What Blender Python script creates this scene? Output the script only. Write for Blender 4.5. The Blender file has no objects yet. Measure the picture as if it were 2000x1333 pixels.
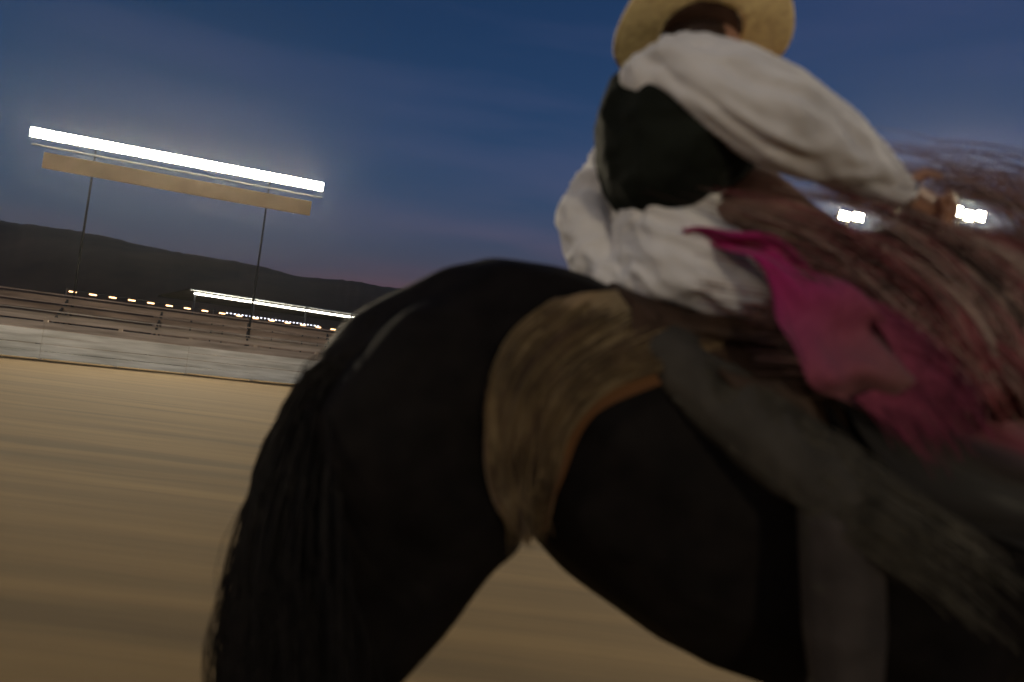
import bpy, bmesh, math, random
from mathutils import Vector, Matrix, noise
R = math.radians
random.seed(7)
S = bpy.context.scene
COL = S.collection

# ------------------------------------------------------------------ camera
ROLL, PITCH, CAMZ, F = R(7.0), R(2.5), 1.5, 1333.0
fwd = Vector((0, math.cos(PITCH), math.sin(PITCH)))
up0 = Vector((0, -math.sin(PITCH), math.cos(PITCH)))
rt0 = Vector((1, 0, 0))
RT = (rt0 * math.cos(ROLL) + up0 * math.sin(ROLL)).normalized()
UP = (up0 * math.cos(ROLL) - rt0 * math.sin(ROLL)).normalized()
CAM = Vector((0, 0, CAMZ))
cd = bpy.data.cameras.new('camera')
cam = bpy.data.objects.new('camera', cd); COL.objects.link(cam)
m = Matrix((RT, UP, -fwd)).transposed().to_4x4(); m.translation = CAM
cam.matrix_world = m
cd.sensor_width = 36; cd.lens = 36 * F / 2000
cd.clip_start = 0.05; cd.clip_end = 3000
cd.dof.use_dof = True; cd.dof.focus_distance = 9.0; cd.dof.aperture_fstop = 1.4
S.camera = cam

def P(x, y, d):
    """point at source-photo direction (x, y), d metres deep"""
    return CAM + d * (fwd + RT * ((x - 1000) / F) + UP * ((666.5 - y) / F))

# ------------------------------------------------------------------ world, light, exposure
W = bpy.data.worlds.new('World'); S.world = W; W.use_nodes = True
nt = W.node_tree; nt.nodes.clear()
wo = nt.nodes.new('ShaderNodeOutputWorld'); bg = nt.nodes.new('ShaderNodeBackground')
sky = nt.nodes.new('ShaderNodeTexSky'); sky.sky_type = 'NISHITA'; sky.sun_disc = False
SUN_EL, SUN_ROT = R(-1.5), R(215)
sky.sun_elevation = SUN_EL; sky.sun_rotation = SUN_ROT
sky.air_density = 1.0; sky.dust_density = .6; sky.ozone_density = 2.6
bg.inputs['Strength'].default_value = 0.12
# thin streaks of evening cloud
tc = nt.nodes.new('ShaderNodeTexCoord'); mp = nt.nodes.new('ShaderNodeMapping')
mp.inputs['Scale'].default_value = (1.2, 1.2, 9)
mp.inputs['Rotation'].default_value = (0, R(3), 0)
nz = nt.nodes.new('ShaderNodeTexNoise'); nz.inputs['Scale'].default_value = 1.6; nz.inputs['Detail'].default_value = 5
cr = nt.nodes.new('ShaderNodeValToRGB'); cr.color_ramp.elements[0].position = .45; cr.color_ramp.elements[1].position = .75
cr.color_ramp.elements[0].color = (.05, .05, .05, 1); cr.color_ramp.elements[1].color = (1, 1, 1, 1)
mx = nt.nodes.new('ShaderNodeMix'); mx.data_type = 'RGBA'; mx.blend_type = 'MULTIPLY'
mx.inputs['B'].default_value = (1.6, 1.3, 1.2, 1)
L = nt.links.new
L(tc.outputs['Generated'], mp.inputs['Vector']); L(mp.outputs[0], nz.inputs['Vector']); L(nz.outputs['Fac'], cr.inputs['Fac'])
L(cr.outputs['Color'], mx.inputs['Factor']); L(sky.outputs['Color'], mx.inputs['A'])
# the paler violet belt that dusk leaves above the horizon
sx = nt.nodes.new('ShaderNodeSeparateXYZ'); L(tc.outputs['Generated'], sx.inputs[0])
mr = nt.nodes.new('ShaderNodeMapRange'); mr.inputs['From Min'].default_value = 0; mr.inputs['From Max'].default_value = .50
mr.inputs['To Min'].default_value = 1; mr.inputs['To Max'].default_value = 0
pw = nt.nodes.new('ShaderNodeMath'); pw.operation = 'POWER'; pw.inputs[1].default_value = 1.4
ad = nt.nodes.new('ShaderNodeMix'); ad.data_type = 'RGBA'; ad.blend_type = 'ADD'; ad.inputs['B'].default_value = (.0, .060, .140, 1)
L(sx.outputs['Z'], mr.inputs['Value']); L(mr.outputs[0], pw.inputs[0]); L(pw.outputs[0], ad.inputs['Factor']); L(mx.outputs['Result'], ad.inputs['A'])
hs0 = nt.nodes.new('ShaderNodeHueSaturation'); hs0.inputs['Saturation'].default_value = 1.22; hs0.inputs['Hue'].default_value = .49
L(ad.outputs['Result'], hs0.inputs['Color']); L(hs0.outputs[0], bg.inputs['Color']); L(bg.outputs[0], wo.inputs[0])

sl = bpy.data.lights.new('sun', 'SUN'); so = bpy.data.objects.new('sun', sl); COL.objects.link(so)
sl.energy = 0.02; sl.angle = R(12); sl.color = (1, .8, .65)
so.rotation_euler = (R(80), 0, R(-35))

S.view_settings.view_transform = 'Standard'; S.view_settings.look = 'None'
S.view_settings.exposure = 2.0; S.view_settings.gamma = 1

# ------------------------------------------------------------------ materials
def mat(name, col, rough=.8, var=.25, scale=8, bump=.2, stretch=(1, 1, 1), sheen=0, spec=.3, metal=0, emit=None, es=0, col2=None):
    M = bpy.data.materials.new(name); M.use_nodes = True
    n = M.node_tree; b = n.nodes['Principled BSDF']
    b.inputs['Roughness'].default_value = rough; b.inputs['Metallic'].default_value = metal
    b.inputs['Specular IOR Level'].default_value = spec
    b.inputs['Sheen Weight'].default_value = sheen
    t = n.nodes.new('ShaderNodeTexCoord'); mpp = n.nodes.new('ShaderNodeMapping')
    mpp.inputs['Scale'].default_value = stretch
    z = n.nodes.new('ShaderNodeTexNoise'); z.inputs['Scale'].default_value = scale; z.inputs['Detail'].default_value = 6
    r = n.nodes.new('ShaderNodeValToRGB')
    c2 = col2 or tuple(min(1, c * (1 + var)) for c in col)
    c1 = tuple(c * (1 - var) for c in col)
    r.color_ramp.elements[0].position = .3; r.color_ramp.elements[1].position = .7
    r.color_ramp.elements[0].color = (*c1, 1); r.color_ramp.elements[1].color = (*c2, 1)
    k = n.links.new
    k(t.outputs['Object'], mpp.inputs[0]); k(mpp.outputs[0], z.inputs['Vector']); k(z.outputs['Fac'], r.inputs['Fac'])
    k(r.outputs['Color'], b.inputs['Base Color'])
    if bump:
        bp = n.nodes.new('ShaderNodeBump'); bp.inputs['Strength'].default_value = bump; bp.inputs['Distance'].default_value = .01
        k(z.outputs['Fac'], bp.inputs['Height']); k(bp.outputs[0], b.inputs['Normal'])
    if emit:
        b.inputs['Emission Color'].default_value = (*emit, 1); b.inputs['Emission Strength'].default_value = es
    return M

def stripes(name, stops, rough=.9, axis='X', fine=.35, sheen=.06):
    """woven cloth: stripes across UV axis, with thread streaks running along it"""
    M = bpy.data.materials.new(name); M.use_nodes = True; n = M.node_tree; b = n.nodes['Principled BSDF']
    b.inputs['Roughness'].default_value = rough; b.inputs['Sheen Weight'].default_value = sheen; b.inputs['Specular IOR Level'].default_value = .15
    uv = n.nodes.new('ShaderNodeUVMap'); sp = n.nodes.new('ShaderNodeSeparateXYZ')
    r = n.nodes.new('ShaderNodeValToRGB'); els = r.color_ramp.elements
    while len(els) > 1: els.remove(els[-1])
    for i, (p, c) in enumerate(stops):
        e = els[0] if i == 0 else els.new(p)
        e.position = p; e.color = (*c, 1)
    mpp = n.nodes.new('ShaderNodeMapping'); mpp.inputs['Scale'].default_value = (90, 2, 1) if axis == 'X' else (2, 90, 1)
    z = n.nodes.new('ShaderNodeTexNoise'); z.inputs['Scale'].default_value = 1; z.inputs['Detail'].default_value = 5
    k = n.links.new
    add = n.nodes.new('ShaderNodeMath'); add.operation = 'MULTIPLY_ADD'; add.inputs[1].default_value = .12; 
    k(uv.outputs[0], sp.inputs[0]); k(uv.outputs[0], mpp.inputs[0]); k(mpp.outputs[0], z.inputs['Vector'])
    sub = n.nodes.new('ShaderNodeMath'); sub.operation = 'SUBTRACT'; sub.inputs[1].default_value = .5
    k(z.outputs['Fac'], sub.inputs[0]); k(sub.outputs[0], add.inputs[0]); k(sp.outputs[axis], add.inputs[2])
    k(add.outputs[0], r.inputs['Fac'])
    v = n.nodes.new('ShaderNodeMapRange'); v.inputs['To Min'].default_value = 1 - fine * 2; v.inputs['To Max'].default_value = 1 + fine * 2
    k(z.outputs['Fac'], v.inputs['Value'])
    hs = n.nodes.new('ShaderNodeHueSaturation'); k(v.outputs[0], hs.inputs['Value']); k(r.outputs['Color'], hs.inputs['Color'])
    k(hs.outputs[0], b.inputs['Base Color'])
    bp = n.nodes.new('ShaderNodeBump'); bp.inputs['Strength'].default_value = .4; bp.inputs['Distance'].default_value = .004
    k(z.outputs['Fac'], bp.inputs['Height']); k(bp.outputs[0], b.inputs['Normal'])
    return M

M = {}
M['dirt'] = mat('arena_dirt', (.098, .063, .024), .95, .34, 1.1, .6, (.12, 2.2, 1))
M['coat'] = mat('black_coat', (.0075, .006, .0055), .7, .35, 14, .15, spec=.06)
M['hoof'] = mat('hoof_horn', (.05, .045, .04), .5, .2, 20)
M['tail'] = mat('tail_hair', (.010, .008, .007), .6, .4, 30, 0, spec=.15)
M['mane_a'] = mat('mane_hair_brown', (.20, .11, .095), .45, .45, 20, 0)
M['skin'] = mat('skin', (.36, .19, .12), .5, .1, 20, .1)
M['shirt'] = mat('white_shirt', (.62, .60, .59), .85, .1, 9, .35, sheen=.2)
M['vest'] = mat('black_vest', (.010, .012, .009), .85, .3, 12, .3, spec=.08)
M['trouser'] = mat('olive_grey_trousers', (.042, .036, .028), .9, .25, 12, .3)
M['boot'] = mat('boot_leather', (.034, .027, .024), .75, .3, 14)
M['hair'] = mat('dark_hair', (.03, .016, .010), .5, .3, 40)
M['straw'] = mat('straw', (.92, .70, .36), .75, .18, 60, .4)
M['band'] = mat('hat_band', (.06, .03, .02), .6)
M['leather'] = mat('saddle_leather', (.04, .022, .013), .65, .4, 16, .3, spec=.2)
M['fringe'] = mat('suede_fringe', (.17, .115, .055), .9, .5, 9, 0)
M['fringe_dark'] = mat('suede_fringe_dark', (.09, .055, .035), .9, .5, 9, 0)
M['mane_b'] = mat('mane_hair_pale', (.34, .24, .20), .45, .3, 20, 0)
M['mane_c'] = mat('mane_hair_rose', (.20, .055, .06), .45, .4, 20, 0)
M['mane_d'] = mat('mane_hair_dark', (.05, .028, .022), .45, .4, 20, 0)
M['chapfringe'] = mat('olive_leather_fringe', (.058, .050, .036), .9, .4, 20, 0)
M['padpale'] = mat('pale_suede_fringe', (.26, .19, .10), .9, .4, 20, 0)
M['silkfringe'] = mat('magenta_silk_fringe', (.20, .035, .07), .6, .4, 20, 0)
M['metal'] = mat('bright_metal', (.7, .66, .58), .2, .1, 10, 0, metal=1)
M['steel'] = mat('dark_steel', (.06, .06, .065), .6, .2, 4, 0)
M['blackpole'] = mat('tarred_pole', (.02, .02, .022), .8, .2, 4, 0, spec=.1)
M['rope'] = mat('rein_leather', (.10, .05, .035), .6)
M['fence'] = mat('pale_fence_boards', (.80, .80, .72), .8, .3, 1.2, .2, (.4, 1, 6))
M['fence2'] = mat('weathered_boards', (.42, .36, .31), .85, .35, 1.2, .2, (.4, 1, 6))
M['stand'] = mat('bleacher_planks', (.36, .27, .22), .8, .4, 1, .2, (.4, 1, 5))
M['hill'] = mat('hillside_scrub', (.22, .11, .05), .95, .4, .03, .3)
M['panel'] = mat('tan_board', (.50, .38, .22), .7, .12, 1.0, 0)
M['roof'] = mat('tin_roof', (.10, .09, .08), .6, .3, 1)
M['lamp'] = mat('lit_flood_lens', (.9, .9, .8), .4, 0, 1, 0, emit=(1, .92, .70), es=18)
M['lamp2'] = mat('lit_white_tube', (.9, .9, .85), .4, 0, 1, 0, emit=(1, .95, .8), es=5)
M['amber'] = mat('lit_amber_bulb', (.9, .6, .3), .4, 0, 1, 0, emit=(1, .55, .25), es=1.6)
M['coolbulb'] = mat('lit_cool_bulb', (.8, .85, .9), .4, 0, 1, 0, emit=(.85, .85, 1), es=1.2)
MAG = (.36, .012, .13)
M['sash'] = stripes('magenta_silk', [(0, (.30, .015, .11)), (.34, (.30, .012, .11)), (.55, (.24, .03, .09)), (.8, (.20, .055, .075)), (1, (.16, .07, .065))], .8, 'X', .12, .1)
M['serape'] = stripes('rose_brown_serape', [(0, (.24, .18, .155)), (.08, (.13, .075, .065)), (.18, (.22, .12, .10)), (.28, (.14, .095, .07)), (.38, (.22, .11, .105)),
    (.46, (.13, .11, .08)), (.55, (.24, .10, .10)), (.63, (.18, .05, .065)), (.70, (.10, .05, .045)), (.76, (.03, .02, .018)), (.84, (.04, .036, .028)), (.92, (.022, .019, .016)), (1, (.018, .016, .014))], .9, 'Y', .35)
M['pad'] = stripes('golden_brown_pad', [(0, (.16, .11, .07)), (.2, (.25, .17, .09)), (.45, (.17, .13, .07)), (.62, (.10, .065, .045)), (.8, (.14, .07, .03)), (1, (.17, .075, .028))], .9, 'X', .4)

# ------------------------------------------------------------------ helpers
def tag(o, label=None, cat=None, group=None, kind=None):
    for k_, v in (('label', label), ('category', cat), ('group', group), ('kind', kind)):
        if v: o[k_] = v
    return o

def thing(name, loc, label, cat, group=None):
    o = bpy.data.objects.new(name, None); COL.objects.link(o); o.location = loc; o.empty_display_size = .1
    return tag(o, label, cat, group)

def finish(name, me, mt, parent=None, smooth=True):
    me.name = name
    me.materials.clear(); me.materials.append(mt)
    if smooth: me.polygons.foreach_set('use_smooth', [True] * len(me.polygons))
    o = bpy.data.objects.new(name, me); COL.objects.link(o)
    if parent is not None:
        off = Vector((0, 0, 0)); p = parent
        while p is not None: off += p.location; p = p.parent
        me.transform(Matrix.Translation(-off)); o.parent = parent
    me.update()
    return o

def ell(bm, c, r, axes=None, seg=2):
    """ellipsoid at c; r = number or (along RT, along depth, along UP)"""
    if not hasattr(r, '__len__'): r = (r, r, r)
    ax = axes or (RT, fwd, UP)
    mt = Matrix((ax[0] * r[0], ax[1] * r[1], ax[2] * r[2])).transposed().to_4x4(); mt.translation = c
    bmesh.ops.create_icosphere(bm, subdivisions=seg, radius=1, matrix=mt)

def chain(bm, pts, n=8, seg=2, axes=None):
    """pts = [(Vector, r)]; r number or triple: closely spaced ellipsoids"""
    tri = lambda r: Vector(r) if hasattr(r, '__len__') else Vector((r, r, r))
    for (a, ra), (b, rb) in zip(pts, pts[1:]):
        for i in range(n + 1):
            t = i / n
            ell(bm, a.lerp(b, t), tuple(tri(ra).lerp(tri(rb), t)), axes, seg)

def blob(name, build, voxel, smooth, mt, parent=None, disp=None):
    bm = bmesh.new(); build(bm)
    me = bpy.data.meshes.new('tmp'); bm.to_mesh(me); bm.free()
    o = bpy.data.objects.new('tmp', me); COL.objects.link(o)
    md = o.modifiers.new('r', 'REMESH'); md.mode = 'VOXEL'; md.voxel_size = voxel
    if smooth:
        ms = o.modifiers.new('s', 'SMOOTH'); ms.iterations = smooth; ms.factor = .6
    dg = bpy.context.evaluated_depsgraph_get()
    out = bpy.data.meshes.new_from_object(o.evaluated_get(dg))
    bpy.data.objects.remove(o)
    if disp:
        nm = [v.normal.copy() for v in out.vertices]
        for v, q in zip(out.vertices, nm): v.co += q * disp(v.co)
    return finish(name, out, mt, parent)

def fold(sc, amp, st=(1, 1, 1), seed=0):
    def f(co):
        q = Vector((co.dot(RT) * st[0], co.dot(fwd) * st[1], co.dot(UP) * st[2])) * sc + Vector((seed, seed, seed))
        n_ = noise.noise(q); n2 = noise.noise(q * 2.3)
        return amp * ((1 - abs(n_) * 2.4) * .7 + n2 * .5)
    return f

def creases(d, along, across, amp, seed=0):
    d = d.normalized()
    def f(co):
        a = co.dot(d); q = co - d * a
        w = noise.noise(co * 4) * .03
        n1 = noise.noise(Vector((a * along + seed, 0, 0)) + (q + Vector((w, w, w))) * across)
        n2 = noise.noise(Vector((a * along * 2, seed, 0)) + q * across * 2.2)
        return amp * (.9 - abs(n1) * 2.6 + n2 * .5)
    return f

def grid(name, rows, nu, nv, mt, parent=None, thick=.004, ripple=None):
    """cloth from rows of control points (Catmull-Rom both ways), with real thickness"""
    def cr_(ps, t):
        n = len(ps) - 1; x = min(max(t * n, 0), n - 1e-6); i = int(x); f = x - i
        a, b, c, d = ps[max(i - 1, 0)], ps[i], ps[i + 1], ps[min(i + 2, n)]
        return .5 * ((2 * b) + (c - a) * f + (2 * a - 5 * b + 4 * c - d) * f * f + (3 * b - a - 3 * c + d) * f ** 3)
    vs, fs, uvs = [], [], []
    for j in range(nv + 1):
        v = j / nv
        for i in range(nu + 1):
            u = i / nu
            p = cr_([cr_(r, u) for r in rows], v)
            if ripple: p = p + ripple(u, v)
            vs.append(p); uvs.append((u, v))
    w = nu + 1
    for j in range(nv):
        for i in range(nu):
            a = j * w + i; fs.append((a, a + 1, a + w + 1, a + w))
    me = bpy.data.meshes.new(name); me.from_pydata(vs, [], fs)
    ul = me.uv_layers.new(name='UVMap')
    for lp in me.loops: ul.data[lp.index].uv = uvs[lp.vertex_index]
    o = finish(name, me, mt, parent)
    md = o.modifiers.new('thick', 'SOLIDIFY'); md.thickness = thick; md.offset = 0
    return o

def catmull(ps, t):
    n = len(ps) - 1; x = min(max(t * n, 0), n - 1e-6); i = int(x); f = x - i
    a, b, c, d = ps[max(i - 1, 0)], ps[i], ps[i + 1], ps[min(i + 2, n)]
    return .5 * ((2 * b) + (c - a) * f + (2 * a - 5 * b + 4 * c - d) * f * f + (3 * b - a - 3 * c + d) * f ** 3)

def strands(name, paths, mt, parent, r0=.0012, r1=.0003, seg=12, smp=True):
    """many thin tapered hairs in one mesh; paths = control point lists"""
    vs, fs = [], []
    for ps in paths:
        base = len(vs); s = random.uniform(.7, 1.4)
        pts = [catmull(ps, k / seg) for k in range(seg + 1)] if smp else ps
        for k, p in enumerate(pts):
            t = (pts[min(k + 1, seg)] - pts[max(k - 1, 0)]).normalized()
            a = t.cross(fwd); a = a.normalized() if a.length > 1e-4 else UP.copy(); b = t.cross(a)
            r = (r0 + (r1 - r0) * (k / seg) ** 1.5) * s
            for q in range(3):
                an = q * 2.0944; vs.append(p + (a * math.cos(an) + b * math.sin(an)) * r)
        for k in range(seg):
            for q in range(3):
                i0 = base + k * 3 + q; i1 = base + k * 3 + (q + 1) % 3
                fs.append((i0, i1, i1 + 3, i0 + 3))
    me = bpy.data.meshes.new(name); me.from_pydata(vs, [], fs)
    return finish(name, me, mt, parent)

def tube(bm, pts, r, n=8, cap=True):
    rr = r if hasattr(r, '__len__') else [r] * len(pts); rings = []
    for k, p in enumerate(pts):
        t = (pts[min(k + 1, len(pts) - 1)] - pts[max(k - 1, 0)]).normalized()
        a = t.cross(Vector((0, 0, 1))); a = a.normalized() if a.length > 1e-3 else Vector((1, 0, 0)); b = t.cross(a)
        rings.append([bm.verts.new(p + (a * math.cos(q * math.tau / n) + b * math.sin(q * math.tau / n)) * rr[k]) for q in range(n)])
    for A, B in zip(rings, rings[1:]):
        for q in range(n): bm.faces.new((A[q], A[(q + 1) % n], B[(q + 1) % n], B[q]))
    if cap: bm.faces.new(rings[0][::-1]); bm.faces.new(rings[-1])

def box(bm, a, b, w, h, bev=0):
    """beam from a to b, w deep, h high"""
    t = (b - a); Lh = t.length; t.normalize()
    s = t.cross(Vector((0, 0, 1))); s.normalize(); u = s.cross(t)
    mt = Matrix((t * Lh, s * w, u * h)).transposed().to_4x4(); mt.translation = (a + b) / 2
    r = bmesh.ops.create_cube(bm, size=1, matrix=mt)
    if bev: bmesh.ops.bevel(bm, geom=list({e for v in r['verts'] for e in v.link_edges}), offset=bev, segments=2, affect='EDGES')

def mesh(name, build, mt, parent=None, smooth=False):
    bm = bmesh.new(); build(bm); bmesh.ops.recalc_face_normals(bm, faces=bm.faces)
    me = bpy.data.meshes.new(name); bm.to_mesh(me); bm.free()
    return finish(name, me, mt, parent, smooth)

# ------------------------------------------------------------------ setting: ground and hill
def ground_bm(bm):
    xs = sorted({-1500, -800, -400, -200, -100, -50, *[-30 + i * .6 for i in range(101)], 50, 100, 200, 400, 800, 1500})
    ys = sorted({-60, -30, -15, *[-6 + i * .6 for i in range(60)], 40, 60, 100, 200, 400, 800, 1600})
    g = [[bm.verts.new((x, y, 0 if abs(x) > 30 or y > 30 else .018 * noise.noise(Vector((x * .9, y * 1.6, 0))) + .02 * noise.noise(Vector((x * .25, y * .4, 3))))) for x in xs] for y in ys]
    for A, B in zip(g, g[1:]):
        for i in range(len(xs) - 1): bm.faces.new((A[i], A[i + 1], B[i + 1], B[i]))
tag(mesh('ground', ground_bm, M['dirt'], None, True), kind='structure')

def hill_bm(bm):
    prof = [(-900, 470), (-400, 440), (0, 428), (200, 460), (400, 503), (600, 540), (750, 560), (1000, 580), (1500, 640), (2200, 740), (2900, 830)]
    top = []
    for (a, b) in zip(prof, prof[1:]):
        for k in range(24):
            t = k / 24; x = a[0] + (b[0] - a[0]) * t; y = a[1] + (b[1] - a[1]) * t
            y += 3 * noise.noise(Vector((x * .02, 0, 0))) + 2.0 * noise.noise(Vector((x * .11, 5, 0)))
            top.append((x, y))
    rows = []
    for j in range(13):
        v = j / 12; row = []
        for x, y in top:
            q = P(x, y, 300); zt = q.z * (1 - (1 - v) ** 1.6)
            d = Vector((q.x, q.y, 0)); d = d * (.72 + .28 * v)
            row.append(bm.verts.new((d.x, d.y, zt - .5 + (2.0 * noise.noise(Vector((d.x * .03, d.y * .03, 1))) if 0 < j < 12 else 0))))
        rows.append(row)
    back = [bm.verts.new((v_.co.x * 1.25, v_.co.y * 1.25, -.5)) for v_ in rows[-1]]
    rows.append(back)
    for A, B in zip(rows, rows[1:]):
        for i in range(len(A) - 1): bm.faces.new((A[i], A[i + 1], B[i + 1], B[i]))
tag(mesh('hill', hill_bm, M['hill'], None, True), kind='structure')

# ------------------------------------------------------------------ arena fence, bleachers, shed
def gp(x, y, d):      # point on the ground straight below a direction
    q = P(x, y, d); return Vector((q.x, q.y, 0))
fA, fB = gp(-260, 700, 20.5), gp(1500, 700, 34.0)
fd = (fB - fA).normalized(); fl = (fB - fA).length; Z = Vector((0, 0, 1)); back = Vector((-fd.y, fd.x, 0))
fr = thing('arena_fence', fA, 'long pale board fence along the far side of the dirt arena', 'fence')
heights = [.16, .40, .64, .88, 1.12, 1.36]
for i, h in enumerate(heights):
    mesh('rail', lambda bm: [box(bm, fA + fd * (fl * k / 8) + Z * h, fA + fd * (fl * (k + 1) / 8 - .01) + Z * (h + random.uniform(-.015, .015)), 0.035, .225 if i < 5 else .12) for k in range(8)],
         M['fence'] if i not in (4, 5) else M['fence2'], fr)
for k in range(17):
    mesh('post', lambda bm: box(bm, fA + fd * (fl * k / 16) + back * .11, fA + fd * (fl * k / 16) + back * .11 + Z * 1.42 + fd * .001, .12, .12), M['fence2'], fr)
bA = fA + back * 3; bl = thing('bleachers', bA, 'stepped brown plank bleachers behind the pale arena fence', 'bleachers')
for k in range(6):
    a = bA + back * (k * .75) + Z * (.55 + k * .36)
    mesh('bench', lambda bm: (box(bm, a, a + fd * (fl * .82), .32, .05, .01), box(bm, a + back * .3 - Z * .2, a + back * .3 - Z * .2 + fd * (fl * .82), .03, .22)), M['stand'] if k % 3 else M['fence2'], bl)
for k in range(9):
    a = bA + fd * (fl * .82 * k / 8)
    mesh('support_frame', lambda bm: (box(bm, a + Z * .3, a + back * 4.2 + Z * 2.2, .08, .08), tube(bm, [a, a + Z * .5], .04), tube(bm, [a + back * 4.0, a + back * 4.0 + Z * 2.2], .04)), M['steel'], bl)

# long shed; the tube under its eave draws a lamp's light streak
e0, e1 = P(372, 566, 46), P(772, 626, 60)
sh = thing('shed', Vector((e0.x, e0.y, 0)), 'long low tin roofed shed with a lit white tube under its eave', 'shed')
sd = Vector((e1.x - e0.x, e1.y - e0.y, 0)).normalized(); sb = Vector((-sd.y, sd.x, 0))
mesh('roof', lambda bm: [bm.faces.new([bm.verts.new(q) for q in (e0, e1, e1 + sb * 5 - Z * .6, e0 + sb * 5 - Z * .6)]), bm.faces.new([bm.verts.new(q + Z * .08) for q in (e0, e1, e1 + sb * 5 - Z * .6, e0 + sb * 5 - Z * .6)])], M['roof'], sh)
mesh('gutter', lambda bm: tube(bm, [e0, e1], .045), M['fence'], sh)
mesh('wall', lambda bm: box(bm, Vector((e0.x, e0.y, 1.2)) + sb * 5, Vector((e1.x, e1.y, 1.2)) + sb * 5, .12, 2.4), M['stand'], sh)
for k in range(5):
    t = .02 + .96 * k / 4; q = e0.lerp(e1, t)
    mesh('post', lambda bm: tube(bm, [Vector((q.x, q.y, 0)), q - Z * .03], .06), M['steel'], sh)
t0, t1 = P(380, 573.5, 46), P(718, 625, 58)
mesh('tube_light', lambda bm: tube(bm, [t0, t1], .05), M['lamp2'], sh)  # white light streak of a lamp, built as a glowing tube

# dashed light streaks of flickering lamps, drawn as rows of small lamps
def dash_lamps(name, a, b, n, size, mt, wire_r, label, grp, ends=0.02, posts=True):
    root = thing(name, Vector((a.x, a.y, 0)), label, 'string lights', grp)
    mesh('cable', lambda bm: tube(bm, [a.lerp(b, k / 20) for k in range(21)], wire_r, 6), M['steel'], root)
    if posts:
        for t in (0, .5, 1):
            q = a.lerp(b, t); mesh('post', lambda bm: tube(bm, [Vector((q.x, q.y, 0)), q + Z * .05], .035), M['steel'], root)
    for k in range(n):
        q = a.lerp(b, ends + (1 - 2 * ends) * k / (n - 1))
        mesh('bulb', lambda bm: (box(bm, q - sd * size - Z * .09, q + sd * size - Z * .09, .05, .05, .01)), mt, root)
    return root
dash_lamps('string_lights', P(130, 565, 32), P(660, 642, 38), 16, .16, M['amber'], .012, 'straight row of sixteen small amber lamps above the bleachers', 'strings of small lamps')
dash_lamps('string_lights', P(440, 608, 40), P(625, 635, 43), 26, .04, M['coolbulb'], .010, 'short row of tiny blue-white bulbs below the lit shed', 'strings of small lamps')

# ------------------------------------------------------------------ floodlights
LP0, LP1 = P(58, 257, 28), P(632, 366, 31)  # light streak of one moving lamp, built as a long lamp row
rg = thing('floodlight_rig', Vector(((LP0.x + LP1.x) / 2, (LP0.y + LP1.y) / 2, 0)), 'long lit row of white floodlamps above a tan board, high at left against the sky', 'floodlight rig')
rd = (LP1 - LP0).normalized(); rb = Vector((-rd.y, rd.x, 0)).normalized()
n = 26; step = (LP1 - LP0).length / n
for k in range(n):
    c = LP0 + rd * (step * (k + .5))
    l = mesh('floodlamp', lambda bm: box(bm, c - rd * step * .46 + rb * .16, c + rd * step * .46 + rb * .16, .22, .40, .03), M['steel'], rg)
    mesh('lens', lambda bm: box(bm, c - rd * step * .45, c + rd * step * .45, .06, .38, .02), M['lamp'], l)
mesh('crossarm', lambda bm: (tube(bm, [LP0 + rb * .35 - Z * .1, LP1 + rb * .35 - Z * .1], .06), tube(bm, [LP0 + rb * .35 - Z * .42, LP1 + rb * .35 - Z * .42], .04)), M['steel'], rg)
b0, b1 = P(84, 313, 28), P(607, 408, 30.8)
mesh('board', lambda bm: box(bm, b0, b1, .06, .66, .01), M['panel'], rg)  # streak of a lit part under the lamp, built as a board
for k in (.2, .8):
    q = LP0.lerp(LP1, k) + rb * .4
    mesh('mast', lambda bm: tube(bm, [Vector((q.x, q.y, 0)), q + Z * .1], [.06, .035]), M['blackpole'], rg)

def flood(c, w, h, label, faces):
    root = thing('floodlight_tower', Vector((c.x, c.y, 0)), label, 'floodlight tower', 'floodlight towers behind the horse')
    mesh('mast', lambda bm: tube(bm, [Vector((c.x, c.y + .3, 0)), Vector((c.x, c.y + .3, c.z + .1))], [.12, .07]), M['steel'], root)
    sdv = Vector((1, 0, -.10)).normalized()
    mesh('crossarm', lambda bm: box(bm, c - sdv * w / 2 + Vector((0, .25, 0)), c + sdv * w / 2 + Vector((0, .25, 0)), .08, .08), M['steel'], root)
    for k in range(faces):
        t = (k + .5) / faces - .5; q = c + sdv * (w * t) + Z * (.08 * (k % 2))
        l = mesh('floodlamp', lambda bm: box(bm, q - sdv * w / faces * .42 + Vector((0, .13, 0)), q + sdv * w / faces * .42 + Vector((0, .13, 0)), .18, h, .03), M['steel'], root)
        mesh('lens', lambda bm: box(bm, q - sdv * w / faces * .4, q + sdv * w / faces * .4, .05, h * .9, .02), M['lamp'], l)
    return root
flood(P(1663, 425, 27), 1.1, .42, 'smaller two lamp floodlight tower lit just beyond the rider hand', 2)
flood(P(1882, 419, 27), 1.85, .5, 'wider four lamp floodlight tower lit at the right edge of the photo', 4)

def lamp_light(loc, target, watts, size=1.2, blend=.9, ang=110, col=(1, .84, .58)):
    ld = bpy.data.lights.new('floodlight_beam', 'SPOT'); ld.energy = watts; ld.shadow_soft_size = size; ld.spot_size = R(ang); ld.spot_blend = blend; ld.color = col
    o = bpy.data.objects.new('floodlight_beam', ld); COL.objects.link(o); o.location = loc
    o.rotation_euler = (target - loc).to_track_quat('-Z', 'Y').to_euler(); return o
for k in range(12): lamp_light(LP0.lerp(LP1, (k + .5) / 12) - rb * .5, Vector((-8 + k * .5, 8, 0)), 330, .6)
lamp_light(P(1882, 419, 26.4), Vector((1, 3, 1)), 3500)
lamp_light(P(1663, 425, 26.4), Vector((1, 3, 1)), 2200)
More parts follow.
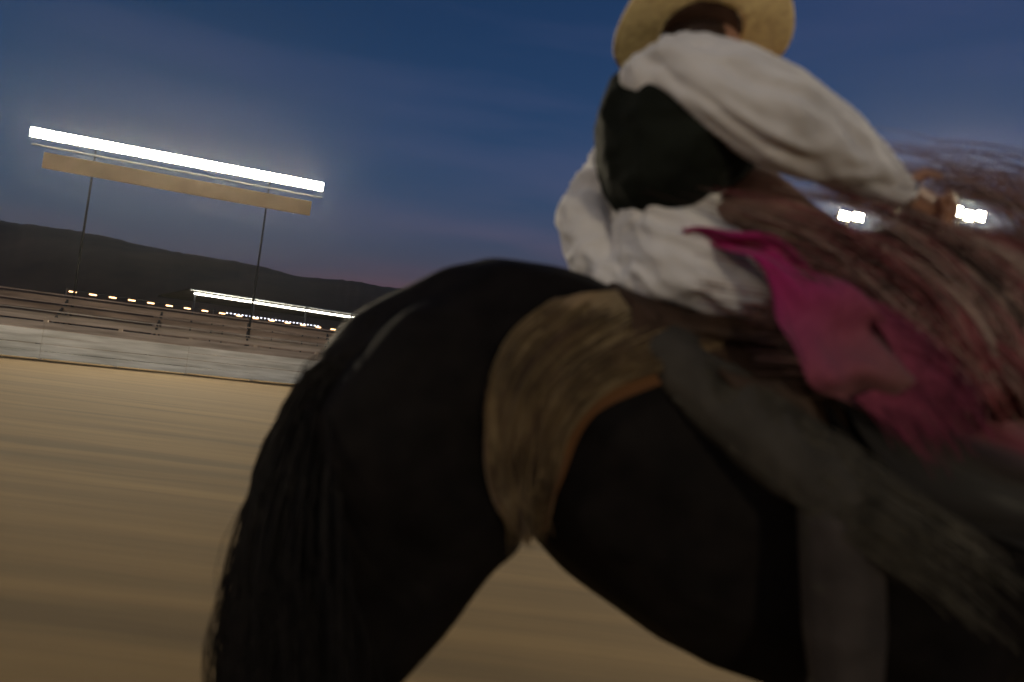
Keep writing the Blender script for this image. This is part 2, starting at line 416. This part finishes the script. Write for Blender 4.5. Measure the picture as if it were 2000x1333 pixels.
# unseen fill lights, added to brighten rider, hat brim and ground
lamp_light(Vector((8, -19, 5.2)), Vector((0, 4, 1)), 900, .8)
lamp_light(Vector((11, 4, 8.5)), Vector((0, 1.5, 1.5)), 420, .6, ang=70)
lamp_light(Vector((-14, -6, 9)), Vector((-6, 20, 0)), 1500, .8)

# ------------------------------------------------------------------ horse
hroot = thing('horse', gp(1350, 700, 1.5), 'black horse seen from close beside its flank, with long tail and rose-brown mane', 'horse')
def horse_bm(bm):
    LAT = .255
    chain(bm, [(P(760, 760, 1.5), (.17, .2, .19)), (P(960, 705, 1.5), (.23, LAT, .235)), (P(1075, 755, 1.5), (.25, LAT, .27)), (P(1210, 860, 1.5), (.25, .27, .335)),
               (P(1400, 965, 1.5), (.26, .28, .37)), (P(1600, 1040, 1.5), (.26, .27, .365)), (P(1800, 1080, 1.5), (.25, .25, .34)), (P(1930, 1070, 1.5), (.2, .22, .28))], 9)
    for s in (1.32, 1.68):      # haunches, stifle, gaskin, cannon
        n_ = s < 1.5
        k = 0 if n_ else -15
        chain(bm, [(P(885, 775, s + (.02 if n_ else -.02)), (.20, .15, .20)), (P(790, 880, s), (.19, .145, .2)), (P(880 + k, 990, s), (.16, .11, .13)), (P(935 + k, 1030, s), (.095, .08, .085))], 8)
        chain(bm, [(P(800, 900, s), (.19, .13, .17)), (P(735, 1080, s), (.17, .10, .15)), (P(690, 1230, s), (.11, .075, .11)), (P(640, 1400, s), (.065, .055, .07)), (P(610, 1480, s), (.06, .05, .065))], 8)
        chain(bm, [(P(920 + k, 1030, s), .09), (P(800 + k, 1180, s), (.10, .08, .1)), (P(700, 1330, s), (.07, .06, .07))], 7)
        gy = P(600, 2000, s)
        hx = P(640, 1480, s)
        feet = Vector((hx.x + (-.02 if n_ else .10), hx.y, .12))
        chain(bm, [(P(615, 1470, s), (.055, .045, .06)), (Vector((hx.x - .01, hx.y, .45)), .035), (Vector((feet.x, feet.y, .22)), .04), (Vector((feet.x + .05, feet.y, .08)), .042)], 10)
    for s, dx in ((1.33, 0), (1.66, .22)):   # forelegs
        c = P(1860, 1230, s); c = c + RT * dx
        chain(bm, [(P(1830, 1030, s) , (.15, .10, .2)), (c, (.11, .085, .14)), (c + Vector((.03, 0, -.33)), .055), (Vector((c.x + .05, c.y, .47)), .045), (Vector((c.x + .04, c.y, .24)), .036), (Vector((c.x + .09, c.y, .08)), .042)], 9)
    # neck and head stretched forward, out to the right
    chain(bm, [(P(1800, 930, 1.5), (.2, .17, .26)), (P(2000, 850, 1.5), (.17, .13, .22)), (P(2250, 720, 1.5), (.14, .10, .165)), (P(2430, 630, 1.5), (.11, .085, .12))], 9)
    chain(bm, [(P(2440, 640, 1.5), (.11, .09, .12)), (P(2530, 740, 1.5), (.10, .085, .11)), (P(2650, 900, 1.5), (.07, .06, .075)), (P(2700, 970, 1.5), (.06, .055, .06))], 8)
    for s in (1.45, 1.55):
        chain(bm, [(P(2400, 560, s), (.03, .02, .04)), (P(2395, 480, s), (.008, .008, .02))], 5)
    # withers and hip point
    chain(bm, [(P(1500, 720, 1.5), (.16, .07, .12)), (P(1700, 770, 1.5), (.2, .08, .12))], 6)
    ell(bm, P(1010, 640, 1.33), (.09, .07, .06)); ell(bm, P(1010, 640, 1.67), (.09, .07, .06))
horse = blob('body', horse_bm, .014, 9, M['coat'], hroot, lambda co: .003 * noise.noise(co * 9) + .006 * noise.noise(co * 4))
for s, fx in ((1.32, -.02), (1.68, .10)):
    hx = P(640, 1480, s); q = Vector((hx.x + fx + .07, hx.y, 0))
    mesh('hoof', lambda bm: tube(bm, [q + Z * .002, q + Vector((-.02, 0, .09))], [.068, .05], 16), M['hoof'], hroot, True)
for s, dx in ((1.33, 0), (1.66, .22)):
    c = P(1860, 1230, s) + RT * dx; q = Vector((c.x + .11, c.y, 0))
    mesh('hoof', lambda bm: tube(bm, [q + Z * .002, q + Vector((-.02, 0, .09))], [.068, .05], 16), M['hoof'], hroot, True)
for s in (1.415, 1.585):
    mesh('eye', lambda bm: ell(bm, P(2510, 700, s), .022, seg=3), M['hoof'], hroot, True)

from mathutils.bvhtree import BVHTree
HB = BVHTree.FromPolygons([v.co + hroot.location for v in horse.data.vertices], [p.vertices[:] for p in horse.data.polygons])
def on_horse(x, y, dflt, off=.012):
    """depth of the horse's near side at (x, y), so cloth and leather lie on it"""
    dv = (P(x, y, 1) - CAM); l = dv.length
    h = HB.ray_cast(CAM, dv.normalized())
    return min(h[3] / l, dflt + .15) - off if h[0] else dflt
def drape(name, rows, nu, nv, mt, parent, thick, off=.012, rip=0):
    """cloth lying on the horse: rows of (x, y, fallback depth)"""
    V = [[Vector(q) for q in r] for r in rows]
    pts = []
    for j in range(nv + 1):
        row = []
        for i in range(nu + 1):
            q = catmull([catmull(r, i / nu) for r in V], j / nv)
            row.append(Vector((q.x, q.y, on_horse(q.x, q.y, q.z, off + rip * math.sin(i * .9 + j * .2)))))
        pts.append(row)
    for _ in range(6):
        pts = [[(Vector((q.x, q.y, .4 * q.z + .15 * (pts[max(j-1,0)][i].z + pts[min(j+1,nv)][i].z + pts[j][max(i-1,0)].z + pts[j][min(i+1,nu)].z)))) for i, q in enumerate(r)] for j, r in enumerate(pts)]
    return grid(name, [[P(*q) for q in r] for r in pts], nu, nv, mt, parent, thick)

# tail: several thousand hairs falling from the dock
g = random.gauss; paths = []
for i in range(3200):
    a = random.uniform(-1, 1); b = random.random(); dn = g(0, .05)
    cl = noise.noise(Vector((a * 5, 2, 0))) * 34 - (random.random() ** 4) * 35 * (a < 0)
    paths.append([P(760 + g(0, 20), 660 + g(0, 18), 1.5 + dn), P(640 + a * 38, 745 + g(0, 15), 1.46 + dn),
                  P(590 + a * 72 + g(0, 8), 900, 1.42 + dn * 1.6), P(570 + a * 92 + cl + g(0, 10), 1080, 1.40 + dn * 2),
                  P(565 + a * 118 + cl + g(0, 18), 1260 + b * 60, 1.38 + dn * 2.2), P(575 + a * 140 + cl * 1.3 + g(0, 30), 1400 + b * 300, 1.36 + dn * 2.4)])
strands('tail', paths, M['tail'], hroot, .0021, .0005, 14)

# mane: long rose-brown hair streaming back over the withers
paths = []
for i in range(4200):
    t = random.random() ** .8; x0 = 1620 + t * 640; y0 = 770 - t * 130 + g(0, 10); dd = 1.5 + g(0, .03)
    ln = random.uniform(.45, 1.1); lift = random.uniform(.35, 1.25) * (1 + .12 * noise.noise(Vector((t * 7, ln * 2, 0))))
    cl = noise.noise(Vector((t * 3.5, 2, 0))) * 30
    paths.append([P(x0, y0, dd), P(x0 - 25 * ln, y0 - 110 * ln * lift, dd - .03),
                  P(x0 - 110 * ln, y0 - 215 * ln * lift + cl * .5, dd - .06), P(x0 - 240 * ln, y0 - 275 * ln * lift + cl, dd - .07),
                  P(x0 - 400 * ln, y0 - 285 * ln * lift + cl * 1.5 + g(0, 6), dd - .06 + g(0, .015))])
def px(p):
    q = p - CAM; z_ = q.dot(fwd); return 1000 + F * q.dot(RT) / z_, 666.5 - F * q.dot(UP) / z_
def thin(ps):      # the mane parts round two gaps, as wind leaves it
    for k in range(13):
        x_, y_ = px(catmull(ps, k / 12))
        if (abs(x_ - 1663) < 38 and abs(y_ - 425) < 24) or (abs(x_ - 1884) < 62 and abs(y_ - 420) < 26): return random.random() < .05
    return True
paths = [p_ for p_ in paths if thin(p_)]
strands('mane', paths, M['mane_a'], hroot, .0012, .0004, 12)

# ------------------------------------------------------------------ saddle, pad, serape, bridle
def wav(u, v, a, fu, fv, ph=0):
    return fwd * (-a * math.sin(u * fu + v * fv + ph)) + UP * (a * .4 * math.sin(u * fu * 1.3 + ph))
pad = drape('saddle_pad', [
    [(1085, 585, 1.5), (1180, 570, 1.5), (1300, 580, 1.5), (1400, 600, 1.5), (1500, 640, 1.5)],
    [(1000, 650, 1.5), (1100, 640, 1.45), (1230, 655, 1.4), (1320, 670, 1.35), (1420, 700, 1.35)],
    [(955, 770, 1.4), (1040, 735, 1.3), (1140, 720, 1.3), (1220, 725, 1.3), (1320, 738, 1.3)],
    [(948, 900, 1.3), (1000, 850, 1.25), (1060, 810, 1.25), (1105, 800, 1.25), (1160, 812, 1.25)],
    [(975, 1000, 1.3), (1010, 965, 1.22), (1045, 930, 1.2), (1070, 920, 1.2), (1098, 935, 1.2)],
    [(1030, 1062, 1.3), (1042, 1050, 1.25), (1050, 1045, 1.25), (1058, 1040, 1.25), (1066, 1035, 1.25)]], 44, 60, M['pad'], None, .008, .012, .004)
tag(pad, 'golden brown woven pad hanging behind the saddle over the horse flank', 'saddle pad')
fp = []
for i in range(2000):
    t = random.random(); o = g(0, 7); o2 = g(0, 10)
    X = lambda xl, xr: xl + (xr - xl) * t
    full = [(X(1090, 1480), X(588, 655) + o), (X(1010, 1330) + o, X(660, 700) + o), (X(965, 1190) + o, X(760, 745) + o),
            (X(955, 1105) + o, X(860, 845)), (X(970, 1072) + o, X(960, 950)), (X(1015, 1058) + o2, X(1065, 1040) + g(0, 14))]
    k0 = random.uniform(0, .72); k1 = random.uniform(k0 + .15, min(1, k0 + .5)); lift = random.uniform(.014, .03)
    ps = []
    for q in range(6):
        w_ = catmull([Vector((a, b, 0)) for a, b in full], k0 + (k1 - k0) * q / 5)
        dd = on_horse(w_.x, w_.y, 1.5 if w_.y < 700 else 1.2, lift + .012 * q / 5)
        if ps: dd = min(dd, ps[-1][2] + .03)
        ps.append((w_.x, w_.y, dd))
    fp.append([P(*q) for q in ps])
for nm, a_, b_, m_ in (('fringe', 0, 1000, 'fringe'), ('fringe', 1000, 1700, 'fringe_dark'), ('fringe', 1700, 2000, 'padpale')):
    fr_ = strands(nm, fp[a_:b_], M[m_], None, .0016, .0006, 10); fr_.parent = pad

sroot = thing('saddle', P(1350, 650, 1.5), 'dark brown leather western saddle under the rider on the black horse', 'saddle')
blob('seat', lambda bm: (chain(bm, [(P(1190, 610, 1.5), (.05, .17, .06)), (P(1300, 645, 1.5), (.09, .19, .055)), (P(1420, 660, 1.5), (.08, .19, .06)), (P(1530, 665, 1.5), (.07, .16, .08))], 8),
     chain(bm, [(P(1540, 620, 1.5), .03), (P(1560, 560, 1.5), .02), (P(1575, 545, 1.5), .035)], 5)), .01, 5, M['leather'], sroot)
drape('skirt', [[(1235, 590, 1.5), (1330, 590, 1.5), (1450, 610, 1.5), (1600, 680, 1.5)],
               [(1240, 660, 1.5), (1350, 690, 1.4), (1480, 740, 1.4), (1650, 800, 1.4)],
               [(1300, 735, 1.4), (1400, 790, 1.4), (1520, 860, 1.4), (1680, 930, 1.4)]], 30, 24, M['leather'], sroot, .008, .026)
blob('cantle', lambda bm: chain(bm, [(P(1205, 585, 1.62), .022), (P(1190, 560, 1.5), .026), (P(1215, 590, 1.38), .026), (P(1275, 625, 1.33), .02)], 9), .008, 4, M['leather'], sroot)
grid('fender', [[P(1400, 720, 1.2), P(1480, 740, 1.2), P(1560, 740, 1.2)], [P(1540, 920, 1.19), P(1600, 930, 1.185), P(1650, 930, 1.19)],
                [P(1585, 1150, 1.2), P(1620, 1150, 1.2), P(1660, 1150, 1.2)], [P(1600, 1400, 1.2), P(1630, 1400, 1.2), P(1655, 1400, 1.2)]], 10, 40, M['leather'], sroot, .006)
def stir(bm):
    c = P(1630, 1440, 1.17)
    pts = [c + Vector((0, -.07 * math.sin(a), .08 * math.cos(a))) for a in [i * math.tau / 24 for i in range(24)]]
    tube(bm, pts + [pts[0]], .008, 8, False)
mesh('stirrup', stir, M['metal'], sroot, True)
mesh('piping', lambda bm: tube(bm, [P(x_, y_, on_horse(x_, y_, 1.4, .045)) for x_, y_ in ((1330, 612), (1385, 622), (1430, 634), (1475, 653), (1512, 674))], [.0006, .0012, .0018, .0018, .0006], 6), M['metal'], sroot, True)

def ser_r(u, v):
    return fwd * (.030 * math.sin(v * 17 + u * 4) * (1 - v * .5) + .012 * math.sin(v * 41 + u * 7)) + UP * (.010 * math.sin(u * 9 + v * 6)) + fwd * (.012 * noise.noise(Vector((u * 5, v * 9, 0))))
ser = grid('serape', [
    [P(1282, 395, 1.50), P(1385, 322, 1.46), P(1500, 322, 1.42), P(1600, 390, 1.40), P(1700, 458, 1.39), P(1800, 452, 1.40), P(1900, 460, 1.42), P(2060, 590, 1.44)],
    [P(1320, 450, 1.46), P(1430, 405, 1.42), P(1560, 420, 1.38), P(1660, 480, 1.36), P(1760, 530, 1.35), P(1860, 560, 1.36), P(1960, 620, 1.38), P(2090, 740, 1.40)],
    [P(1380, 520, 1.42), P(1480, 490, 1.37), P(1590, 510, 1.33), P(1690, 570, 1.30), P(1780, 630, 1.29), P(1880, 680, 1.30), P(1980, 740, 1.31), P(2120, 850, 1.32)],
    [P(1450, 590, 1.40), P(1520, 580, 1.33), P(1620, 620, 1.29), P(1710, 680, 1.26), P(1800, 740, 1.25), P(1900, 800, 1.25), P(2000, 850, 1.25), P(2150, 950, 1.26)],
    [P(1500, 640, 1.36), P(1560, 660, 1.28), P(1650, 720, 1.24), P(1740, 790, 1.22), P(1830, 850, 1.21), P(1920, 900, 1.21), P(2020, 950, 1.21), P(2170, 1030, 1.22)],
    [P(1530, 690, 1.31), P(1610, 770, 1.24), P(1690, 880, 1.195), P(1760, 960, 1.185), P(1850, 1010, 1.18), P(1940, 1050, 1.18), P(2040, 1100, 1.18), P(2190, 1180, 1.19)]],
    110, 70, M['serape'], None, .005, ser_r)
tag(ser, 'striped rose and brown woven blanket billowing over the horse withers', 'blanket')
sfp = []
for i in range(500):
    u = random.random(); q = catmull([P(1610, 780, 1.23), P(1690, 880, 1.19), P(1850, 1010, 1.175), P(2040, 1100, 1.175), P(2190, 1180, 1.185)], u)
    a = random.uniform(30, 80)
    sfp.append([q, q + (RT * .25 - UP) * .0007 * a, q + (RT * (.5 + g(0, .1)) - UP) * .0009 * a + fwd * g(-.01, .01)])
sf = strands('fringe', sfp, M['tail'], None, .0016, .001, 6); sf.parent = ser

def locks(n, mt, th, seed):
    rnd = random.Random(seed); out = []
    for c in range(n):
        t = rnd.random(); k = rnd.random()
        x0, y0 = 1780 + t * 420, 900 - t * 130 - k * 60
        ln = rnd.uniform(.5, 1.15); d0 = 1.155 + .05 * k; rise = rnd.uniform(.75, 1.3)
        for h in range(rnd.randint(10, 26)):
            gx, gy, gl = rnd.gauss(0, 7), rnd.gauss(0, 7), ln * rnd.uniform(.8, 1.1)
            ps = [P(x0 + gx, y0 + gy, 1.30), P(x0 - 30 * gl + gx, y0 - 110 * gl * rise + gy, d0 + .03), P(x0 - 120 * gl + gx, y0 - 230 * gl * rise + gy, d0 + .03),
                  P(x0 - 260 * gl + gx, y0 - 320 * gl * rise + gy * 1.6, d0 + .06), P(x0 - 430 * gl + gx, y0 - 365 * gl * rise + gy * 3, d0 + .10)]
            bad = False
            for q in range(13):
                x_, y_ = px(catmull(ps, q / 12))
                if (abs(x_ - 1663) < 34 and abs(y_ - 425) < 22) or (abs(x_ - 1884) < 56 and abs(y_ - 420) < 24): bad = True
                if (y_ < 352 and rnd.random() < .5) or (y_ < 400 and x_ < 1800 and rnd.random() < .25) or (x_ < 1650 and 435 < y_ < 600 and rnd.random() < .45): bad = True
            if not bad: out.append(ps)
    return strands('mane', out, mt, hroot, th, .0006, 12)
locks(54, M['mane_b'], .0016, 1); locks(70, M['mane_c'], .0017, 2); locks(80, M['mane_a'], .0017, 3); locks(50, M['mane_d'], .0017, 4)

br = thing('bridle', P(2450, 700, 1.5), 'brown leather bridle and reins running from the rider hand along the black horse neck', 'bridle')
def rein(bm, s):
    tube(bm, [catmull([P(1795, 402, 1.36), P(1900, 520, 1.36), P(2050, 640, 1.37), P(2300, 800, 1.40 if s < 1.5 else 1.6), P(2640, 930, s)], k / 24) for k in range(25)], .005, 6)
mesh('rein', lambda bm: rein(bm, 1.43), M['rope'], br, True); mesh('rein', lambda bm: rein(bm, 1.57), M['rope'], br, True)
def ring(bm, c, a, b, ra, rb, r):
    pts = [c + a * ra * math.cos(i * math.tau / 28) + b * rb * math.sin(i * math.tau / 28) for i in range(28)]
    tube(bm, pts + [pts[0]], r, 6, False)
mesh('noseband', lambda bm: ring(bm, P(2615, 850, 1.5), fwd, (RT + UP * .8).normalized(), .083, .095, .008), M['rope'], br, True)
mesh('headstall', lambda bm: ring(bm, P(2490, 720, 1.5), fwd, (RT + UP * .1).normalized(), .105, .135, .008), M['rope'], br, True)
mesh('bit', lambda bm: ring(bm, P(2650, 935, 1.43), RT, UP, .03, .03, .005), M['metal'], br, True)

# ------------------------------------------------------------------ rider
pr = thing('person', P(1300, 620, 1.5), 'rider in straw hat, white shirt and black vest leaning forward on the black horse', 'person')
hd = P(1378, 128, 1.50)
def hand(bm, w, dirv, side, s=1.0):
    """palm at w, fingers curling round a rein; side = the thumb side"""
    d = dirv.normalized(); sd_ = side.normalized(); nrm = d.cross(sd_).normalized()
    chain(bm, [(w, .024), (w + d * .04 * s, .027), (w + d * .075 * s, .026)], 5)
    for k in range(4):
        b0_ = w + d * .085 * s + sd_ * (.030 - k * .020)
        Ls = (.034, .038, .036, .028)[k]
        p1 = b0_ + (d * .8 + nrm * .5).normalized() * Ls; p2 = p1 + (nrm - d * .4).normalized() * Ls * .8; p3 = p2 + (-d + nrm * .1).normalized() * Ls * .6
        chain(bm, [(b0_ - d * .03, .010), (b0_, .010), (p1, .009), (p2, .0085), (p3, .0075)], 4)
    t0_ = w + d * .03 + sd_ * .024; t1_ = t0_ + (sd_ * .7 + d * .5 + nrm * .4).normalized() * .035; t2_ = t1_ + (d * .5 + nrm * .8 - sd_ * .2).normalized() * .03
    chain(bm, [(t0_, .014), (t1_, .011), (t2_, .009)], 4)
A0, A1, A2 = P(1300, 165, 1.34), P(1530, 235, 1.27), P(1742, 368, 1.33)
B0, B1, B2 = P(1225, 300, 1.66), P(1148, 425, 1.60), P(1225, 572, 1.46)
H0, K0, N0 = P(1330, 725, 1.30), P(1640, 965, 1.14), P(1655, 1440, 1.16)
H1, K1, N1 = P(1310, 660, 1.66), P(1640, 900, 1.88), P(1640, 1290, 1.86)
def body_bm(bm):
    chain(bm, [(P(1340, 590, 1.5), (.09, .12, .07)), (P(1300, 450, 1.5), (.095, .13, .10)), (P(1320, 290, 1.5), (.12, .16, .12)), (P(1330, 200, 1.5), (.09, .15, .07))], 7)
    chain(bm, [(P(1345, 190, 1.5), .06), (P(1380, 150, 1.5), .052)], 4)
    ell(bm, hd, (.090, .074, .105)); ell(bm, hd + RT * .045 - UP * .045, (.045, .05, .05))
    ell(bm, hd + RT * .095 - UP * .012, (.018, .012, .02)); ell(bm, hd + RT * .088 - UP * .05, (.01, .024, .007)); ell(bm, hd + RT * .088 - UP * .062, (.01, .022, .007))
    for s in (-1, 1): ell(bm, hd + fwd * s * .075 - RT * .01 - UP * .005, (.018, .008, .03))
    for a, b, c in ((A0, A1, A2), (B0, B1, B2)):
        chain(bm, [(a, .05), (b, .038), (c, .026)], 9)
    chain(bm, [(P(1320, 210, 1.42), .06), (A0, .05)], 4); chain(bm, [(P(1310, 220, 1.58), .06), (B0, .05)], 4)
    for h, k, n_ in ((H0, K0, N0), (H1, K1, N1)):
        chain(bm, [(P(1340, 600, 1.5), .06), (h, .038), (h.lerp(k, .4), .055), (k, .05), (k.lerp(n_, .3), .05), (n_, .035)], 9)
        chain(bm, [(n_, .035), (n_ + Vector((.05, 0, -.07)), .030), (n_ + Vector((.14, 0, -.085)), .024)], 5)
    hand(bm, A2 + (A2 - A1).normalized() * .01, (A2 - A1), UP)
    hand(bm, B2, (B2 - B1), -RT)
blob('body', body_bm, .0065, 3, M['skin'], pr)
for s in (-.03, .03):
    mesh('eye', lambda bm: ell(bm, hd + RT * .078 + fwd * s + UP * .008, .012, seg=3), M['hoof'], pr, True)
blob('hair', lambda bm: (ell(bm, hd - RT * .02 + UP * .008, (.088, .084, .103)), ell(bm, hd - RT * .06 - UP * .05, (.035, .06, .06))), .007, 3, M['hair'], pr, fold(60, .003))
def shirt_bm(bm):
    # collar, back, billowing tails
    chain(bm, [(P(1345, 560, 1.49), (.165, .18, .06)), (P(1330, 500, 1.49), (.145, .17, .07)), (P(1300, 430, 1.5), (.11, .15, .07)), (P(1325, 300, 1.5), (.115, .155, .10)), (P(1340, 215, 1.5), (.085, .145, .06))], 8)
    chain(bm, [(P(1400, 560, 1.42), (.12, .10, .05)), (P(1445, 590, 1.38), (.07, .07, .035))], 5)
    chain(bm, [(P(1348, 175, 1.5), .065), (P(1365, 160, 1.5), .06)], 3)
    # near sleeve: full, gathered at the cuff
    chain(bm, [(P(1262, 148, 1.36), (.045, .05, .035)), (P(1330, 150, 1.34), (.085, .08, .078)), (P(1430, 190, 1.30), (.085, .085, .092)), (A1, (.075, .08, .088)), (P(1625, 288, 1.30), (.06, .07, .070)), (P(1700, 342, 1.32), (.045, .05, .048)), (A2, .034)], 8)
    chain(bm, [(B0, (.07, .075, .075)), (P(1180, 350, 1.62), (.055, .07, .06)), (B1, (.072, .072, .07)), (P(1160, 500, 1.56), (.06, .07, .06)), (P(1195, 540, 1.5), (.05, .055, .05)), (B2, .033)], 8)
blob('shirt', shirt_bm, .008, 4, M['shirt'], pr, creases(RT * .86 - UP * .5, 3.0, 24, .011, 3))
def vest_bm(bm):
    chain(bm, [(P(1285, 432, 1.5), (.055, .15, .02)), (P(1290, 375, 1.47), (.12, .18, .06)), (P(1325, 300, 1.47), (.182, .20, .085)), (P(1325, 235, 1.47), (.182, .20, .08)), (P(1290, 180, 1.48), (.125, .18, .05))], 8)
blob('vest', vest_bm, .008, 4, M['vest'], pr, fold(11, .006, (1, 1, 1.6), 8))
blob('cuff', lambda bm: chain(bm, [(A2 - (A2 - A1).normalized() * .012, .036), (A2 + (A2 - A1).normalized() * .02, .034)], 4), .005, 1, M['shirt'], pr)
mesh('wristwatch', lambda bm: ring(bm, A2 + (A2 - A1).normalized() * .035, fwd, (A2 - A1).normalized().cross(fwd), .033, .033, .005), M['metal'], pr, True)
def trou(bm):
    chain(bm, [(P(1345, 610, 1.5), (.11, .13, .06)), (P(1335, 650, 1.5), (.11, .15, .06))], 4)
    for h, k, n_ in ((H0, K0, N0), (H1, K1, N1)):
        chain(bm, [(P(1335, 640, 1.44), (.06, .06, .05)), (h - RT * .03 + UP * .02, (.062, .055, .05)), (h.lerp(k, .2), .066), (h.lerp(k, .5), .070), (k, .066), (k.lerp(n_, .25), .064), (k.lerp(n_, .75), .058), (n_, .060)], 9)
blob('trousers', trou, .008, 4, M['trouser'], pr, creases(RT * .6 - UP * .8, 9, 12, .006, 5))
for n_, k in ((N0, K0), (N1, K1)):
    def bt(bm):
        chain(bm, [(n_.lerp(k, .90), .070), (n_.lerp(k, .45), .068), (n_, .052), (n_ + Vector((0, 0, -.06)), .042)], 8)
        chain(bm, [(n_ + Vector((-.01, 0, -.07)), (.055, .052, .055)), (n_ + Vector((.10, 0, -.085)), (.06, .05, .048)), (n_ + Vector((.21, 0, -.095)), (.04, .03, .028))], 7)
    blob('boot', bt, .008, 3, M['boot'], pr)
mesh('spur', lambda bm: tube(bm, [P(1648, 958, 1.055), P(1672, 985, 1.05), P(1690, 1008, 1.05), P(1703, 1025, 1.055)], [.0006, .0012, .0012, .0006], 6), M['metal'], pr, True) if False else None
# straw hat, brim tipped so its underside shows
hat_c = P(1368, 66, 1.49)
hn = (UP * 1.0 + fwd * .42 + RT * .03).normalized()
ha = RT - hn * RT.dot(hn); ha.normalize(); hb = hn.cross(ha)
def brim(bm):
    rings = []
    for j in range(13):
        t = j / 12; r = .088 + t * .098
        row = []
        for i in range(72):
            a = i * math.tau / 72; c, s_ = math.cos(a), math.sin(a)
            rx = r * (1.0 + .02 * t); ry = r * (1.0 - .0 * t)
            z = .055 * t * t * (abs(s_) ** 2) * .9 - .026 * t * t * (c * c)
            row.append(bm.verts.new(hat_c + ha * rx * c + hb * ry * s_ + hn * (z + .004 * noise.noise(Vector((c * 2, s_ * 2, t * 2))))))
        rings.append(row)
    for A, B in zip(rings, rings[1:]):
        for i in range(72): bm.faces.new((A[i], A[(i + 1) % 72], B[(i + 1) % 72], B[i]))
hroot2 = mesh('hat', brim, M['straw'], pr, True); hroot2['label'] = 'golden straw hat with upturned brim'
md = hroot2.modifiers.new('t', 'SOLIDIFY'); md.thickness = .004
blob('crown', lambda bm: (chain(bm, [(hat_c + hn * .022, (.088, .085, .02)), (hat_c + hn * .06, (.084, .080, .03)), (hat_c + hn * .105 , (.074, .066, .022))], 6, axes=(ha, hb, hn))), .006, 3, M['straw'], hroot2)
blob('lining', lambda bm: ell(bm, hat_c + hn * .004, (.089, .086, .010), (ha, hb, hn), 3), .006, 1, M['band'], hroot2)
mesh('hat_band', lambda bm: ring(bm, hat_c + hn * .018, ha, hb, .093, .090, .008), M['band'], hroot2, True)
# magenta sash knotted at the waist, streaming forward
def sr(u, v): return fwd * (.018 * math.sin(u * 15 + v * 7) + .02 * noise.noise(Vector((u * 6, v * 5, 0)))) + UP * .006 * math.sin(u * 23)
sash = grid('sash', [
    [P(1335, 446, 1.33), P(1400, 444, 1.31), P(1480, 462, 1.28), P(1570, 505, 1.25), P(1640, 545, 1.22), P(1690, 590, 1.19), P(1740, 650, 1.17), P(1790, 720, 1.16)],
    [P(1335, 452, 1.33), P(1395, 460, 1.31), P(1470, 485, 1.27), P(1545, 535, 1.24), P(1600, 595, 1.20), P(1640, 650, 1.17), P(1690, 705, 1.15), P(1750, 760, 1.15)],
    [P(1335, 458, 1.33), P(1390, 474, 1.31), P(1460, 506, 1.26), P(1510, 570, 1.23), P(1530, 650, 1.18), P(1570, 730, 1.15), P(1630, 780, 1.14), P(1700, 800, 1.15)]],
    90, 30, M['sash'], pr, .003, sr)

hz = mesh('haze', lambda bm: bmesh.ops.create_cube(bm, size=1, matrix=Matrix.Translation((0, 140, 24.5)) @ Matrix.Diagonal((1400, 600, 51, 1))), M['steel'])  # thin haze added to give the lamps a halo of glare
hm = bpy.data.materials.new('dusty_air'); hm.use_nodes = True; hn_ = hm.node_tree; hn_.nodes.clear()
ho = hn_.nodes.new('ShaderNodeOutputMaterial'); pv = hn_.nodes.new('ShaderNodeVolumePrincipled')
pv.inputs['Density'].default_value = .00022; pv.inputs['Anisotropy'].default_value = .86; pv.inputs['Color'].default_value = (.95, .93, .88, 1)
hn_.links.new(pv.outputs[0], ho.inputs['Volume']); hz.data.materials[0] = hm
tag(hz, kind='stuff')
# silk tassels trailing off the end of the sash
tp = []
for i in range(330):
    u = random.random(); q = catmull([P(1690, 590, 1.185), P(1740, 650, 1.165), P(1772, 720, 1.155), P(1745, 765, 1.15), P(1690, 790, 1.145)], u)
    a = random.uniform(60, 260) * (1.1 - u * .5) * .0009; o = g(0, .006)
    tp.append([q - RT * .02 + UP * .01, q + UP * o, q + (RT * .82 - UP * .5) * a * .5 + UP * o * 2, q + (RT * .76 - UP * .68) * a + UP * o * 3])
t_ = strands('tassel', tp, M['silkfringe'], None, .0017, .0006, 8); t_.parent = sash
t_.data.transform(Matrix.Translation(-pr.location))
# leather fringe streaming along the rider's leg
cp = []
for i in range(650):
    u = random.random() ** .9; b = H0.lerp(K0, u * 1.08); w = random.uniform(-1, 1)
    b = b - fwd * (.070 + .004 * random.random()) * (1 - .35 * w * w) + (UP * .8 + RT * .6) * w * .062
    a = random.uniform(.10, .30) * (.5 + .6 * u); o = g(0, .005)
    cp.append([b, b + (RT * .8 - UP * .55) * a * .33 - fwd * .012, b + (RT * .82 - UP * .52) * a * .66 - fwd * .010 + UP * o, b + (RT * .8 - UP * .56) * a + UP * o * 2])
strands('leg_fringe', cp, M['chapfringe'], pr, .0018, .0007, 8)
